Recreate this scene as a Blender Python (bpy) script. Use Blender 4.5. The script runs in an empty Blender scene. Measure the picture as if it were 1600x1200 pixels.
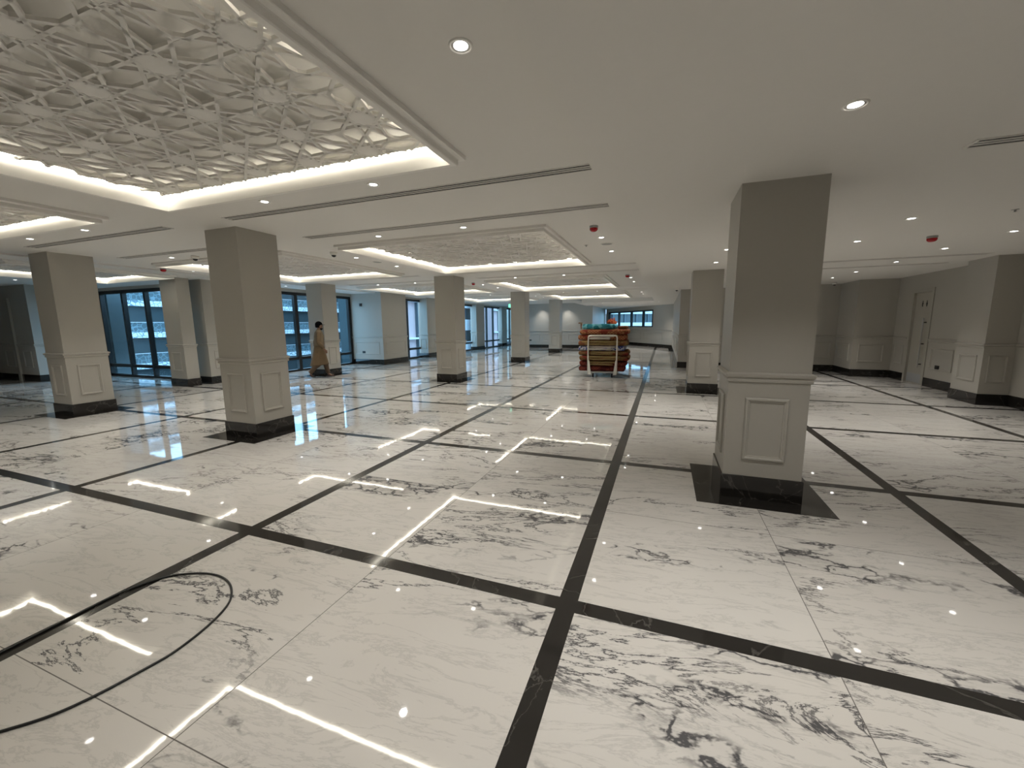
import bpy, bmesh, math, random
from mathutils import Vector, Matrix
R = math.radians
S = bpy.context.scene
C = S.collection
random.seed(7)

# ------------------------------------------------------------------ camera
cam_d = bpy.data.cameras.new('camera'); cam = bpy.data.objects.new('camera', cam_d); C.objects.link(cam)
cam_d.sensor_fit = 'HORIZONTAL'; cam_d.sensor_width = 36.0
cam_d.lens = 631.83 / 1600 * 36.0
cam_d.clip_start = 0.02; cam_d.clip_end = 600
EYE = 1.575
rx = Vector((0.93721389, 0.34860992, -0.01006233)); up = Vector((-0.0415316, 0.14020874, 0.98925054)); fw = Vector((-0.34627338, 0.92672144, -0.14588391))
m = Matrix((rx, up, -fw)).transposed().to_4x4(); m.translation = (0, 0, EYE)
cam.matrix_world = m
S.camera = cam

# ------------------------------------------------------------------ sky and exposure
W = bpy.data.worlds.new('sky'); S.world = W; W.use_nodes = True
bg = W.node_tree.nodes['Background']; bg.inputs[0].default_value = (0.42, 0.70, 1.0, 1); bg.inputs[1].default_value = 5.2
S.view_settings.view_transform = 'Standard'; S.view_settings.look = 'None'
S.view_settings.gamma = 1.0; S.view_settings.use_curve_mapping = False
S.view_settings.exposure = 0.0
try:
    S.cycles.max_bounces = 10; S.cycles.diffuse_bounces = 5; S.cycles.glossy_bounces = 4
    S.cycles.transparent_max_bounces = 12; S.cycles.sample_clamp_indirect = 6.0
except Exception:
    pass
SPOT_W = 100.0        # recessed downlights
SPOT_COL = (1.0, 0.97, 0.925)
LED_S = 19.0         # cove strips
ZC, ZR, Z3 = 2.90, 2.705, 2.87     # raised ceiling, lower right ceiling, left bay ceiling

# ------------------------------------------------------------------ materials
def mat(name, col, rough=0.5, metal=0.0, spec=0.5, emit=None, es=0.0):
    m = bpy.data.materials.new(name); m.use_nodes = True
    b = m.node_tree.nodes['Principled BSDF']
    b.inputs['Base Color'].default_value = (*col, 1); b.inputs['Roughness'].default_value = rough
    b.inputs['Metallic'].default_value = metal; b.inputs['Specular IOR Level'].default_value = spec
    if emit:
        b.inputs['Emission Color'].default_value = (*emit, 1); b.inputs['Emission Strength'].default_value = es
    return m
def nodes(m): return m.node_tree.nodes, m.node_tree.links, m.node_tree.nodes['Principled BSDF']
def grain(m, scale, amount, bump=0.0, rough=0.6):
    """slight tone grain and bump so that plain paint is not dead flat"""
    n, l, b = nodes(m)
    tc = n.new('ShaderNodeTexCoord'); no = n.new('ShaderNodeTexNoise'); no.inputs['Scale'].default_value = scale; no.inputs['Detail'].default_value = 4
    l.new(tc.outputs['Object'], no.inputs['Vector'])
    mx = n.new('ShaderNodeMix'); mx.data_type = 'RGBA'; mx.blend_type = 'MULTIPLY'; mx.inputs[0].default_value = 1
    c = b.inputs['Base Color'].default_value[:]
    mr = n.new('ShaderNodeMapRange'); mr.inputs[3].default_value = 1 - amount; mr.inputs[4].default_value = 1 + amount
    l.new(no.outputs[0], mr.inputs[0]); mx.inputs[6].default_value = c; l.new(mr.outputs[0], mx.inputs[7]); l.new(mx.outputs[2], b.inputs['Base Color'])
    if bump:
        bp = n.new('ShaderNodeBump'); bp.inputs['Strength'].default_value = bump; bp.inputs['Distance'].default_value = 0.002
        l.new(no.outputs[0], bp.inputs['Height']); l.new(bp.outputs[0], b.inputs['Normal'])
    return m
M = {}
M['wall'] = grain(mat('cream_wall_paint', (0.42, 0.40, 0.355), 0.45), 40, 0.02, 0.05)
M['ceil'] = grain(mat('ceiling_paint', (0.74, 0.72, 0.68), 0.75, spec=0.2), 20, 0.012)
M['white'] = mat('white_trim', (0.80, 0.78, 0.73), 0.4)
M['coffer'] = mat('coffer_plaster', (0.83, 0.81, 0.77), 0.7, spec=0.2)
M['lattice'] = mat('lattice_paint', (0.78, 0.76, 0.72), 0.6, spec=0.3)
M['led'] = mat('led_strip_glow', (1, 1, 1), 0.5, emit=(1.0, 0.94, 0.80), es=LED_S)
M['lens'] = mat('lamp_lens_glow', (1, 1, 1), 0.5, emit=(1.0, 0.97, 0.92), es=14.0)
M['black'] = mat('black_plastic', (0.012, 0.012, 0.013), 0.4)
M['slot'] = mat('vent_slot_dark', (0.012, 0.012, 0.013), 0.8)
M['frame'] = mat('dark_bronze_frame', (0.018, 0.017, 0.016), 0.35, metal=0.4)
M['red'] = mat('red_beacon_lens', (0.42, 0.008, 0.012), 0.25)
M['grey'] = mat('grey_plastic', (0.35, 0.35, 0.34), 0.5)
M['steel'] = mat('brushed_steel', (0.55, 0.54, 0.52), 0.3, metal=0.9)
M['door'] = mat('door_paint', (0.40, 0.38, 0.33), 0.4)
M['rubber'] = mat('black_rubber', (0.01, 0.01, 0.01), 0.45)
M['exit'] = mat('exit_sign_glow', (0.1, 0.6, 0.4), 0.4, emit=(0.25, 0.9, 0.62), es=1.2)
M['grout'] = mat('dark_joint', (0.10, 0.09, 0.08), 0.6)

def black_marble():
    m = mat('black_marble', (0.018, 0.017, 0.015), 0.08)
    n, l, b = nodes(m)
    tc = n.new('ShaderNodeTexCoord'); no = n.new('ShaderNodeTexNoise'); no.inputs['Scale'].default_value = 1.6; no.inputs['Detail'].default_value = 7; no.inputs['Distortion'].default_value = 1.2
    l.new(tc.outputs['Object'], no.inputs['Vector'])
    rp = n.new('ShaderNodeValToRGB'); e = rp.color_ramp.elements
    e[0].position = 0.492; e[0].color = (0.020, 0.018, 0.016, 1); e[1].position = 0.508; e[1].color = (0.020, 0.018, 0.016, 1)
    k = rp.color_ramp.elements.new(0.5); k.color = (0.075, 0.07, 0.062, 1)
    l.new(no.outputs[0], rp.inputs[0]); l.new(rp.outputs[0], b.inputs['Base Color'])
    return m
M['bmarble'] = black_marble()

def white_marble():
    m = mat('white_veined_marble', (0.62, 0.60, 0.56), 0.03, spec=0.65)
    n, l, b = nodes(m)
    def N(t, **k):
        x = n.new(t)
        for a, v in k.items(): setattr(x, a, v)
        return x
    def math_(op, a, b_=None, c=None):
        x = N('ShaderNodeMath', operation=op)
        for i, v in enumerate((a, b_, c)):
            if v is None: continue
            if isinstance(v, (int, float)): x.inputs[i].default_value = v
            else: l.new(v, x.inputs[i])
        return x.outputs[0]
    def ramp(v, a, b_, lo=0.0, hi=1.0):
        x = N('ShaderNodeMapRange', interpolation_type='SMOOTHSTEP'); l.new(v, x.inputs[0])
        for i, q in enumerate((a, b_, lo, hi)): x.inputs[i + 1].default_value = q
        return x.outputs[0]
    tc = N('ShaderNodeTexCoord'); at = N('ShaderNodeAttribute', attribute_name='slab')
    sc = N('ShaderNodeVectorMath', operation='SCALE'); l.new(at.outputs['Vector'], sc.inputs[0]); sc.inputs['Scale'].default_value = 37.0
    rot = N('ShaderNodeVectorRotate', rotation_type='Z_AXIS'); l.new(tc.outputs['Object'], rot.inputs['Vector']); rot.inputs['Angle'].default_value = R(-7)
    add = N('ShaderNodeVectorMath', operation='ADD'); l.new(rot.outputs[0], add.inputs[0]); l.new(sc.outputs[0], add.inputs[1])
    def noise(scale, sx, sy, detail=6, rough=0.6, dist=0.0, off=(0, 0, 0)):
        mp = N('ShaderNodeMapping'); mp.inputs['Scale'].default_value = (sx, sy, 1); mp.inputs['Location'].default_value = off
        l.new(add.outputs[0], mp.inputs[0])
        x = N('ShaderNodeTexNoise'); x.inputs['Scale'].default_value = scale; x.inputs['Detail'].default_value = detail
        x.inputs['Roughness'].default_value = rough; x.inputs['Distortion'].default_value = dist
        l.new(mp.outputs[0], x.inputs['Vector']); return x, mp
    # long thin veins that run across the room
    v1, _ = noise(1.0, 0.75, 2.6, 9, 0.68, 0.55)
    r1 = math_('ABSOLUTE', math_('SUBTRACT', v1.outputs[0], 0.5))
    k1, _ = noise(0.9, 0.6, 1.1, 3, 0.5, 0, (3, 9, 0))
    thin = math_('MULTIPLY', ramp(r1, 0.0, 0.016, 1, 0), ramp(k1.outputs[0], 0.44, 0.60))
    # crackled dark clusters
    wob, _ = noise(2.4, 1, 1.6, 5, 0.6, 0, (1, 2, 5))
    mp = N('ShaderNodeMapping'); mp.inputs['Scale'].default_value = (3.9, 8.5, 1); l.new(add.outputs[0], mp.inputs[0])
    wa = N('ShaderNodeVectorMath', operation='SCALE'); l.new(wob.outputs['Color'], wa.inputs[0]); wa.inputs['Scale'].default_value = 2.6
    ad = N('ShaderNodeVectorMath', operation='ADD'); l.new(mp.outputs[0], ad.inputs[0]); l.new(wa.outputs[0], ad.inputs[1])
    vo = N('ShaderNodeTexVoronoi', feature='DISTANCE_TO_EDGE'); vo.inputs['Scale'].default_value = 1.0; l.new(ad.outputs[0], vo.inputs['Vector'])
    cl, _ = noise(0.9, 0.62, 1.7, 4, 0.60, 0.9, (7, 1, 0))
    sp = N('ShaderNodeSeparateXYZ'); l.new(at.outputs['Vector'], sp.inputs[0])
    clv = math_('ADD', cl.outputs[0], math_('MULTIPLY', math_('SUBTRACT', sp.outputs[2], 0.5), 0.16))
    zone = ramp(clv, 0.555, 0.66)
    core = ramp(clv, 0.60, 0.78)
    crack = math_('MULTIPLY', ramp(vo.outputs['Distance'], 0.0, 0.11, 1, 0), zone)
    smoke = math_('MULTIPLY', core, 0.42)
    f2, _ = noise(2.2, 0.8, 3.2, 8, 0.7, 0.6, (5, 3, 2))
    faint = math_('MULTIPLY', ramp(math_('ABSOLUTE', math_('SUBTRACT', f2.outputs[0], 0.5)), 0.0, 0.03, 1, 0), 0.16)
    dark = math_('MINIMUM', math_('ADD', math_('ADD', math_('MULTIPLY', thin, 0.95), math_('MULTIPLY', crack, 1.05)), math_('ADD', smoke, faint)), 0.93)
    tone, _ = noise(0.7, 1, 1.3, 3, 0.5, 0, (2, 2, 2))
    base = N('ShaderNodeMix', data_type='RGBA'); base.inputs[6].default_value = (0.53, 0.50, 0.455, 1); base.inputs[7].default_value = (0.60, 0.58, 0.545, 1)
    l.new(tone.outputs[0], base.inputs[0])
    mx = N('ShaderNodeMix', data_type='RGBA'); l.new(dark, mx.inputs[0]); l.new(base.outputs[2], mx.inputs[6]); mx.inputs[7].default_value = (0.045, 0.045, 0.05, 1)
    l.new(mx.outputs[2], b.inputs['Base Color'])
    # slabs are never perfectly coplanar: a hair of tilt per slab and a soft waviness
    g = N('ShaderNodeNewGeometry')
    c5 = N('ShaderNodeVectorMath', operation='SUBTRACT'); l.new(at.outputs['Vector'], c5.inputs[0]); c5.inputs[1].default_value = (0.5, 0.5, 0.5)
    s5 = N('ShaderNodeVectorMath', operation='MULTIPLY'); l.new(c5.outputs[0], s5.inputs[0]); s5.inputs[1].default_value = (0.005, 0.005, 0)
    wv = N('ShaderNodeTexNoise'); wv.inputs['Scale'].default_value = 9; wv.inputs['Detail'].default_value = 2; l.new(tc.outputs['Object'], wv.inputs['Vector'])
    c6 = N('ShaderNodeVectorMath', operation='SUBTRACT'); l.new(wv.outputs['Color'], c6.inputs[0]); c6.inputs[1].default_value = (0.5, 0.5, 0.5)
    s6 = N('ShaderNodeVectorMath', operation='MULTIPLY'); l.new(c6.outputs[0], s6.inputs[0]); s6.inputs[1].default_value = (0.006, 0.006, 0)
    a1 = N('ShaderNodeVectorMath', operation='ADD'); l.new(g.outputs['Normal'], a1.inputs[0]); l.new(s5.outputs[0], a1.inputs[1])
    a2 = N('ShaderNodeVectorMath', operation='ADD'); l.new(a1.outputs[0], a2.inputs[0]); l.new(s6.outputs[0], a2.inputs[1])
    nn = N('ShaderNodeVectorMath', operation='NORMALIZE'); l.new(a2.outputs[0], nn.inputs[0]); l.new(nn.outputs[0], b.inputs['Normal'])
    return m
M['marble'] = white_marble()

def glass():
    m = bpy.data.materials.new('clear_tinted_glass'); m.use_nodes = True
    n, l = m.node_tree.nodes, m.node_tree.links; n.clear()
    o = n.new('ShaderNodeOutputMaterial'); mx = n.new('ShaderNodeMixShader'); tr = n.new('ShaderNodeBsdfTransparent'); gl = n.new('ShaderNodeBsdfGlossy'); fr = n.new('ShaderNodeFresnel')
    tr.inputs[0].default_value = (0.84, 0.94, 0.97, 1); gl.inputs['Roughness'].default_value = 0.0; fr.inputs[0].default_value = 1.6
    ge = n.new('ShaderNodeNewGeometry'); k1 = n.new('ShaderNodeMath'); k1.operation = 'SUBTRACT'; k1.inputs[0].default_value = 1; l.new(ge.outputs['Backfacing'], k1.inputs[1])
    k2 = n.new('ShaderNodeMath'); k2.operation = 'MULTIPLY'; l.new(fr.outputs[0], k2.inputs[0]); l.new(k1.outputs[0], k2.inputs[1]); l.new(k2.outputs[0], mx.inputs[0]); l.new(tr.outputs[0], mx.inputs[1]); l.new(gl.outputs[0], mx.inputs[2]); l.new(mx.outputs[0], o.inputs[0])
    return m
M['glass'] = glass()

# ------------------------------------------------------------------ mesh helpers
class MB:
    def __init__(s): s.v = []; s.f = []; s.mi = []
    def add(s, vs, fs, mi=0):
        o = len(s.v); s.v += [tuple(v) for v in vs]
        for f in fs: s.f.append([o + i for i in f]); s.mi.append(mi)
        return s
    def box(s, x0, x1, y0, y1, z0, z1, mi=0):
        v = [(x0, y0, z0), (x1, y0, z0), (x1, y1, z0), (x0, y1, z0), (x0, y0, z1), (x1, y0, z1), (x1, y1, z1), (x0, y1, z1)]
        return s.add(v, [(0, 3, 2, 1), (4, 5, 6, 7), (0, 1, 5, 4), (1, 2, 6, 5), (2, 3, 7, 6), (3, 0, 4, 7)], mi)
    def quad(s, *p, mi=0): return s.add(p, [tuple(range(len(p)))], mi)
    def rings(s, rings, closed=True, cap=False, mi=0):
        n = len(rings[0]); o = len(s.v)
        for r in rings: s.v += [tuple(p) for p in r]
        for i in range(len(rings) - 1):
            for j in range(n if closed else n - 1):
                k = (j + 1) % n
                s.f.append([o + i * n + j, o + i * n + k, o + (i + 1) * n + k, o + (i + 1) * n + j]); s.mi.append(mi)
        if cap:
            s.f.append([o + j for j in range(n)][::-1]); s.mi.append(mi)
            s.f.append([o + (len(rings) - 1) * n + j for j in range(n)]); s.mi.append(mi)
        return s
    def lathe(s, prof, c=(0, 0, 0), n=24, cap=False, mi=0):
        return s.rings([[(c[0] + r * math.cos(2 * math.pi * j / n), c[1] + r * math.sin(2 * math.pi * j / n), c[2] + z) for j in range(n)] for r, z in prof], cap=cap, mi=mi)
    def tube(s, path, r, n=8, mi=0):
        path = [Vector(p) for p in path]; rs = []
        up0 = None
        for i, p in enumerate(path):
            d = (path[min(i + 1, len(path) - 1)] - path[max(i - 1, 0)]).normalized()
            if up0 is None: up0 = Vector((0, 0, 1)) if abs(d.z) < 0.9 else Vector((1, 0, 0))
            a = d.cross(up0).normalized(); b = a.cross(d).normalized(); up0 = b
            rr = r[i] if isinstance(r, (list, tuple)) else r
            rs.append([p + a * rr * math.cos(2 * math.pi * j / n) + b * rr * math.sin(2 * math.pi * j / n) for j in range(n)])
        return s.rings(rs, cap=True, mi=mi)
    def build(s, name, mats, parent=None, smooth=False, loc=None, bevel=0.0):
        me = bpy.data.meshes.new(name); me.from_pydata(s.v, [], s.f)
        mats = mats if isinstance(mats, (list, tuple)) else [mats]
        for q in mats: me.materials.append(q)
        if len(mats) > 1: me.polygons.foreach_set('material_index', s.mi)
        bm = bmesh.new(); bm.from_mesh(me); bmesh.ops.recalc_face_normals(bm, faces=bm.faces)
        if bevel: 
            bmesh.ops.remove_doubles(bm, verts=bm.verts, dist=1e-5)
            bmesh.ops.bevel(bm, geom=bm.edges[:], offset=bevel, segments=2, affect='EDGES', profile=0.5)
        bm.to_mesh(me); bm.free()
        if smooth: me.polygons.foreach_set('use_smooth', [True] * len(me.polygons))
        o = bpy.data.objects.new(name, me); C.objects.link(o)
        if loc is not None: o.location = loc
        if parent is not None: o.parent = parent
        return o
def tag(o, label, cat, group=None):
    o['label'] = label; o['category'] = cat
    if group: o['group'] = group
    return o
def thing(name, loc, label, cat, group=None, rz=0.0):
    o = bpy.data.objects.new(name, None); C.objects.link(o); o.location = loc; o.rotation_euler = (0, 0, rz); o.empty_display_size = 0.1
    return tag(o, label, cat, group)
def struct(o): o['kind'] = 'structure'; return o
def copy_tree(o, parent=None):
    c = o.copy(); C.objects.link(c)
    if parent is not None: c.parent = parent
    for ch in list(o.children): copy_tree(ch, c)
    return c

# ------------------------------------------------------------------ floor
def outdoors(x, y): return (x < -12.26 and y > 8.11) or (x < -11.36 and y > 15.25)
BX = [-0.45 + 2.517 * k for k in range(-10, 4)]
BX[BX.index(min(BX, key=lambda v: abs(v - 4.584)))] = 4.61
BY = [2.057 + 2.512 * k for k in range(-3, 15)]
COLS = [(0.862, 4.29), (-5.69, 4.29), (-10.345, 4.29), (0.862, 10.29), (-5.69, 10.29), (-10.345, 10.29), (-5.69, 16.29), (-5.69, 22.29)]
def make_floor():
    X0, X1, Y0, Y1 = -26.0, 6.4, -5.2, 36.0
    hb = 0.053; hj = 0.0022
    def cuts(lines, lo, hi, extra):
        segs = []
        for a in lines: segs.append((a - hb, a + hb))
        js = [((a + b) / 2 - hj, (a + b) / 2 + hj) for a, b in zip(lines, lines[1:])]
        cs = sorted({lo, hi, *[v for s_ in segs + js for v in s_], *extra})
        cs = [c for c in cs if lo <= c <= hi]
        return cs, segs, js
    pads = [(x - 0.525, x + 0.525, y - 0.525, y + 0.525) for x, y in COLS] + [(0.30, 0.5, 15.3, 28.0)]
    xs, xb, xj = cuts(BX, X0, X1, [v for p in pads for v in p[:2]] + [-12.26, -11.36])
    ys, yb, yj = cuts(BY, Y0, Y1, [v for p in pads for v in p[2:]] + [8.11, 15.25])
    def inside(v, ss): return any(a < v < b for a, b in ss)
    xm = sorted(BX + [(a + b) / 2 for a, b in zip(BX, BX[1:])]); ym = sorted(BY + [(a + b) / 2 for a, b in zip(BY, BY[1:])])
    import bisect
    rnd = random.Random(23); slab = {}
    mb = MB(); ids = []
    vi = {}
    for i, x in enumerate(xs):
        for j, y in enumerate(ys): vi[i, j] = len(mb.v); mb.v.append((x, y, 0.0))
    for i in range(len(xs) - 1):
        for j in range(len(ys) - 1):
            cx, cy = (xs[i] + xs[i + 1]) / 2, (ys[j] + ys[j + 1]) / 2
            if outdoors(cx, cy): continue
            k = 0
            if any(a < cx < b and c < cy < d for a, b, c, d in pads) or inside(cx, xb) or inside(cy, yb): k = 1
            elif inside(cx, xj) or inside(cy, yj): k = 2
            mb.f.append([vi[i, j], vi[i + 1, j], vi[i + 1, j + 1], vi[i, j + 1]]); mb.mi.append(k)
            key = (bisect.bisect(xm, cx), bisect.bisect(ym, cy))
            if key not in slab: slab[key] = (rnd.random(), rnd.random(), rnd.random(), 1)
            ids += slab[key]
    o = mb.build('floor', [M['marble'], M['bmarble'], M['grout']])
    a = o.data.attributes.new('slab', 'FLOAT_COLOR', 'FACE'); a.data.foreach_set('color', ids)
    struct(o)
make_floor()

# ------------------------------------------------------------------ profiles and wall building
FRAME = [(0, 0), (0, 0.010), (0.008, 0.018), (0.020, 0.018), (0.028, 0.009), (0.036, 0.009), (0.040, 0)]
RAIL = [(0, 1.055), (0.014, 1.062), (0.016, 1.082), (0.008, 1.092), (0.026, 1.106), (0.030, 1.128), (0.006, 1.140), (0, 1.142)]
SKIRT = [(0.0, 0.0), (0.014, 0.0), (0.014, 0.203), (0.010, 0.207), (0.0, 0.207)]
def frame_on(mb, o, u, n, u0, u1, z0, z1):
    """picture-frame moulding on a wall face: origin o, horizontal dir u, outward normal n"""
    o, u, n = Vector(o), Vector(u), Vector(n)
    rs = []
    for d, h in FRAME:
        rs.append([o + u * a + n * h + Vector((0, 0, z)) for a, z in ((u0 + d, z0 + d), (u1 - d, z0 + d), (u1 - d, z1 - d), (u0 + d, z1 - d))])
    mb.rings(rs)
def loop_prof(mb, x0, x1, y0, y1, prof):
    mb.rings([[(x0 - h, y0 - h, z), (x1 + h, y0 - h, z), (x1 + h, y1 + h, z), (x0 - h, y1 + h, z)] for h, z in prof])
NTRIM = [0]
def trim(mb, material=None):
    NTRIM[0] += 1
    return struct(mb.build('trim_%d' % NTRIM[0], material or M['wall']))
def block(side, x0, x1, y0, y1, ztop, frames=(), skirt=True, rail=True, zf=(0.42, 0.92)):
    """free block of wall with wainscot; frames: (face, u0, u1) face in 'S' (-y), 'E' (+x), 'W' (-x), 'N'"""
    struct(MB().box(x0, x1, y0, y1, 0, ztop).build('wall_' + side, M['wall']))
    if skirt:
        b = MB(); loop_prof(b, x0, x1, y0, y1, SKIRT); struct(b.build('baseboard_' + side, M['bmarble']))
    t = MB()
    if rail: loop_prof(t, x0, x1, y0, y1, RAIL)
    for f, a, b_ in frames:
        if f == 'S': frame_on(t, (0, y0, 0), (1, 0, 0), (0, -1, 0), a, b_, *zf)
        if f == 'N': frame_on(t, (0, y1, 0), (1, 0, 0), (0, 1, 0), a, b_, *zf)
        if f == 'E': frame_on(t, (x1, 0, 0), (0, 1, 0), (1, 0, 0), a, b_, *zf)
        if f == 'W': frame_on(t, (x0, 0, 0), (0, 1, 0), (-1, 0, 0), a, b_, *zf)
    if t.v: trim(t)
def line_wall(side, p0, p1, n, ztop, frames=(), t=0.2, holes=(), skirts=None, rails=None, zf=(0.42, 0.92)):
    """straight wall from p0 to p1, outward (room side) normal n; holes: (s0, s1, z0, z1) openings"""
    p0, p1, n = Vector((*p0, 0)), Vector((*p1, 0)), Vector((*n, 0)).normalized()
    L = (p1 - p0).length; u = (p1 - p0) / L
    def P(s, h, z): return p0 + u * s + n * h + Vector((0, 0, z))
    mb = MB()
    def seg(s0, s1, z0, z1):
        if s1 - s0 < 1e-4 or z1 - z0 < 1e-4: return
        mb.add([P(s0, 0, z0), P(s1, 0, z0), P(s1, -t, z0), P(s0, -t, z0), P(s0, 0, z1), P(s1, 0, z1), P(s1, -t, z1), P(s0, -t, z1)],
               [(0, 3, 2, 1), (4, 5, 6, 7), (0, 1, 5, 4), (1, 2, 6, 5), (2, 3, 7, 6), (3, 0, 4, 7)])
    s = 0
    for a, b, z0, z1 in sorted(holes):
        seg(s, a, 0, ztop); seg(a, b, 0, z0); seg(a, b, z1, ztop); s = b
    seg(s, L, 0, ztop)
    struct(mb.build('wall_' + side, M['wall']))
    skirts = skirts if skirts is not None else [(0, L)]
    rails = rails if rails is not None else [(0, L)]
    sk = MB()
    for a, b in skirts: sk.rings([[P(a, h, z), P(b, h, z)] for h, z in SKIRT], closed=False); sk.quad(*[P(a, h, z) for h, z in SKIRT]); sk.quad(*[P(b, h, z) for h, z in SKIRT])
    if skirts: struct(sk.build('baseboard_' + side, M['bmarble']))
    tr = MB()
    for a, b in rails: tr.rings([[P(a, h, z), P(b, h, z)] for h, z in RAIL], closed=False); tr.quad(*[P(a, h, z) for h, z in RAIL]); tr.quad(*[P(b, h, z) for h, z in RAIL])
    for a, b in frames: frame_on(tr, p0, u, n, a, b, *zf)
    if tr.v: trim(tr)
    return P

# right-hand side
line_wall('right', (5.95, -5), (5.95, 14.2), (-1, 0), ZR, t=0.25,
          frames=[(5 + a, 5 + b) for a, b in ((-4.6, -3.2), (-2.9, -1.5), (-1.2, 0.2), (0.5, 1.9), (2.2, 3.6), (3.9, 5.3), (5.6, 7.0), (7.3, 8.7), (11.62, 12.42), (13.62, 14.06))],
          holes=[(17.66, 18.42, 0, 2.27)], skirts=[(0, 17.58), (18.5, 19.2)], rails=[(0, 17.58), (18.5, 19.2)])
block('right_pilaster', 5.52, 5.95, 9.98, 10.75, ZR, [('W', 10.12, 10.6), ('S', 5.6, 5.87)])
block('right_pier', 5.05, 5.95, 14.2, 15.5, ZR, [('S', 5.19, 5.77), ('W', 14.4, 15.25)])
block('right_rear', 0.5, 5.05, 15.42, 28.2, ZR, [('S', 0.68, 1.25), ('S', 1.5, 2.6), ('S', 2.85, 3.85), ('S', 4.05, 4.93), ('W', 15.7, 17.4), ('W', 17.8, 19.5), ('W', 22.6, 24.4)])
# far end
line_wall('far_oblique', (0.5, 26.87), (-4.45, 34.02), (-0.822, -0.569), ZC, t=0.2, holes=[(2.1, 8.3, 1.31, 2.45)], frames=[(1.0, 3.2), (3.5, 6.0), (6.3, 8.4)], zf=(0.42, 0.95))
line_wall('far_recess', (-4.3, 26.3), (-4.5, 34.2), (1, 0.025), ZC, t=0.2, frames=[])
line_wall('far', (-9.3, 26.3), (-4.3, 26.3), (0, -1), ZC, t=0.2, frames=[(0.25, 1.5), (1.72, 2.35), (2.6, 3.2), (3.45, 4.8)])
line_wall('far_left_return', (-9.3, 26.5), (-9.3, 31.0), (-1, 0), ZC, t=0.2)
line_wall('far_end', (-12.4, 31.0), (-9.1, 31.0), (0, -1), ZC, t=0.2)
# left side
block('left_corner', -12.2, -10.62, 13.58, 15.25, ZC, [('S', -12.0, -10.8), ('E', 13.76, 15.1)])
block('left_pier', -12.58, -11.92, 7.04, 7.36, Z3, [('S', -12.44, -12.06)])
block('left_rear_pier', -12.48, -11.83, 7.6, 8.55, Z3, [('E', 7.75, 8.35)])
block('facade_pier', -11.36, -10.85, 17.3, 18.1, ZC, [('S', -11.28, -10.95), ('E', 17.45, 17.95)])
block('facade_far_pier', -11.36, -10.95, 23.1, 24.3, ZC, [('S', -11.28, -11.02)])
block('facade_end_pier', -11.36, -11.05, 27.6, 28.6, ZC, [('S', -11.3, -11.1)])
block('left_return', -20.2, -17.5, 6.35, 8.0, Z3, [('S', -18.22, -17.75), ('S', -19.3, -18.75)])
line_wall('left', (-20.0, -5), (-20.0, 6.4), (1, 0), Z3, t=0.2, frames=[(0.5 + 1.8 * k, 2.0 + 1.8 * k) for k in range(6)])
line_wall('back', (6.2, -5), (-20.2, -5), (0, 1), ZC, t=0.2, frames=[(0.5 + 2 * k, 2.2 + 2 * k) for k in range(12)])
# door frame upright in the far-left wall
struct(MB().box(-18.62, -18.5, 6.30, 6.37, 0, 2.5).build('trim_60', M['door']))

# ------------------------------------------------------------------ windows
def glazing(num, p0, p1, n, z0, z1, posts, transom=None, wpost=0.09, head=None, ends=True):
    p0, p1, n = Vector((*p0, 0)), Vector((*p1, 0)), Vector((*n, 0)).normalized()
    L = (p1 - p0).length; u = (p1 - p0) / L
    root = bpy.data.objects.new('window_%d' % num, None); C.objects.link(root); struct(root)
    def P(s, h, z): return p0 + u * s + n * h + Vector((0, 0, z))
    def bar(mb, s0, s1, za, zb, d):
        mb.add([P(s0, d, za), P(s1, d, za), P(s1, -d, za), P(s0, -d, za), P(s0, d, zb), P(s1, d, zb), P(s1, -d, zb), P(s0, -d, zb)],
               [(0, 3, 2, 1), (4, 5, 6, 7), (0, 1, 5, 4), (1, 2, 6, 5), (2, 3, 7, 6), (3, 0, 4, 7)])
    f = MB(); w = wpost
    bar(f, 0, L, z0, z0 + 0.07, 0.06); bar(f, 0, L, z1 - 0.10, z1, 0.06)
    edges = [0.0] + list(posts) + [L]
    for s in (edges if ends else list(posts)):
        a = max(0, min(L - w, s - w / 2)); bar(f, a, a + w, z0 + 0.07, z1 - 0.10, 0.06)
    if transom: 
        for a, b in zip(edges, edges[1:]): bar(f, a + w / 2, b - w / 2, transom - 0.05, transom + 0.05, 0.05)
    f.build('window_frame', M['frame'], root)
    for a, b in zip(edges, edges[1:]):
        g = MB(); bar(g, a + w * 0.5, b - w * 0.5, z0 + 0.07, z1 - 0.10, 0.006); g.build('pane', M['glass'], root)
    if head:
        h = MB(); bar(h, 0, L, z1, head, 0.1); h.build('header', M['wall'], root)
glazing(1, (-17.5, 8.05), (-12.5, 8.05), (0, -1), 0, 2.78, [1.25, 2.4, 3.5], 0.36, head=Z3)
glazing(2, (-12.2, 8.55), (-12.2, 13.58), (1, 0), 0, 2.76, [1.2, 2.36, 3.5], 0.46, wpost=0.13, head=ZC)
glazing(3, (-11.3, 15.25), (-11.3, 17.3), (1, 0), 0, 2.80, [1.0], 0.46, head=ZC, ends=False)
glazing(4, (-11.3, 18.1), (-11.3, 23.1), (1, 0), 0, 2.80, [1.25, 2.5, 3.75], 0.46, head=ZC, ends=False)
glazing(5, (-11.3, 24.3), (-11.3, 27.6), (1, 0), 0, 2.80, [1.1, 2.2], 0.46, head=ZC, ends=False)
glazing(6, (-11.3, 28.6), (-11.3, 31.0), (1, 0), 0, 2.80, [1.2], 0.46, head=ZC, ends=False)
wo = Vector((0.5, 26.87)); wd = (Vector((-4.45, 34.02)) - wo).normalized(); wn = Vector((-0.822, -0.569))
a_, b_ = wo + wd * 2.1 - wn * 0.08, wo + wd * 8.3 - wn * 0.08
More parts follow.
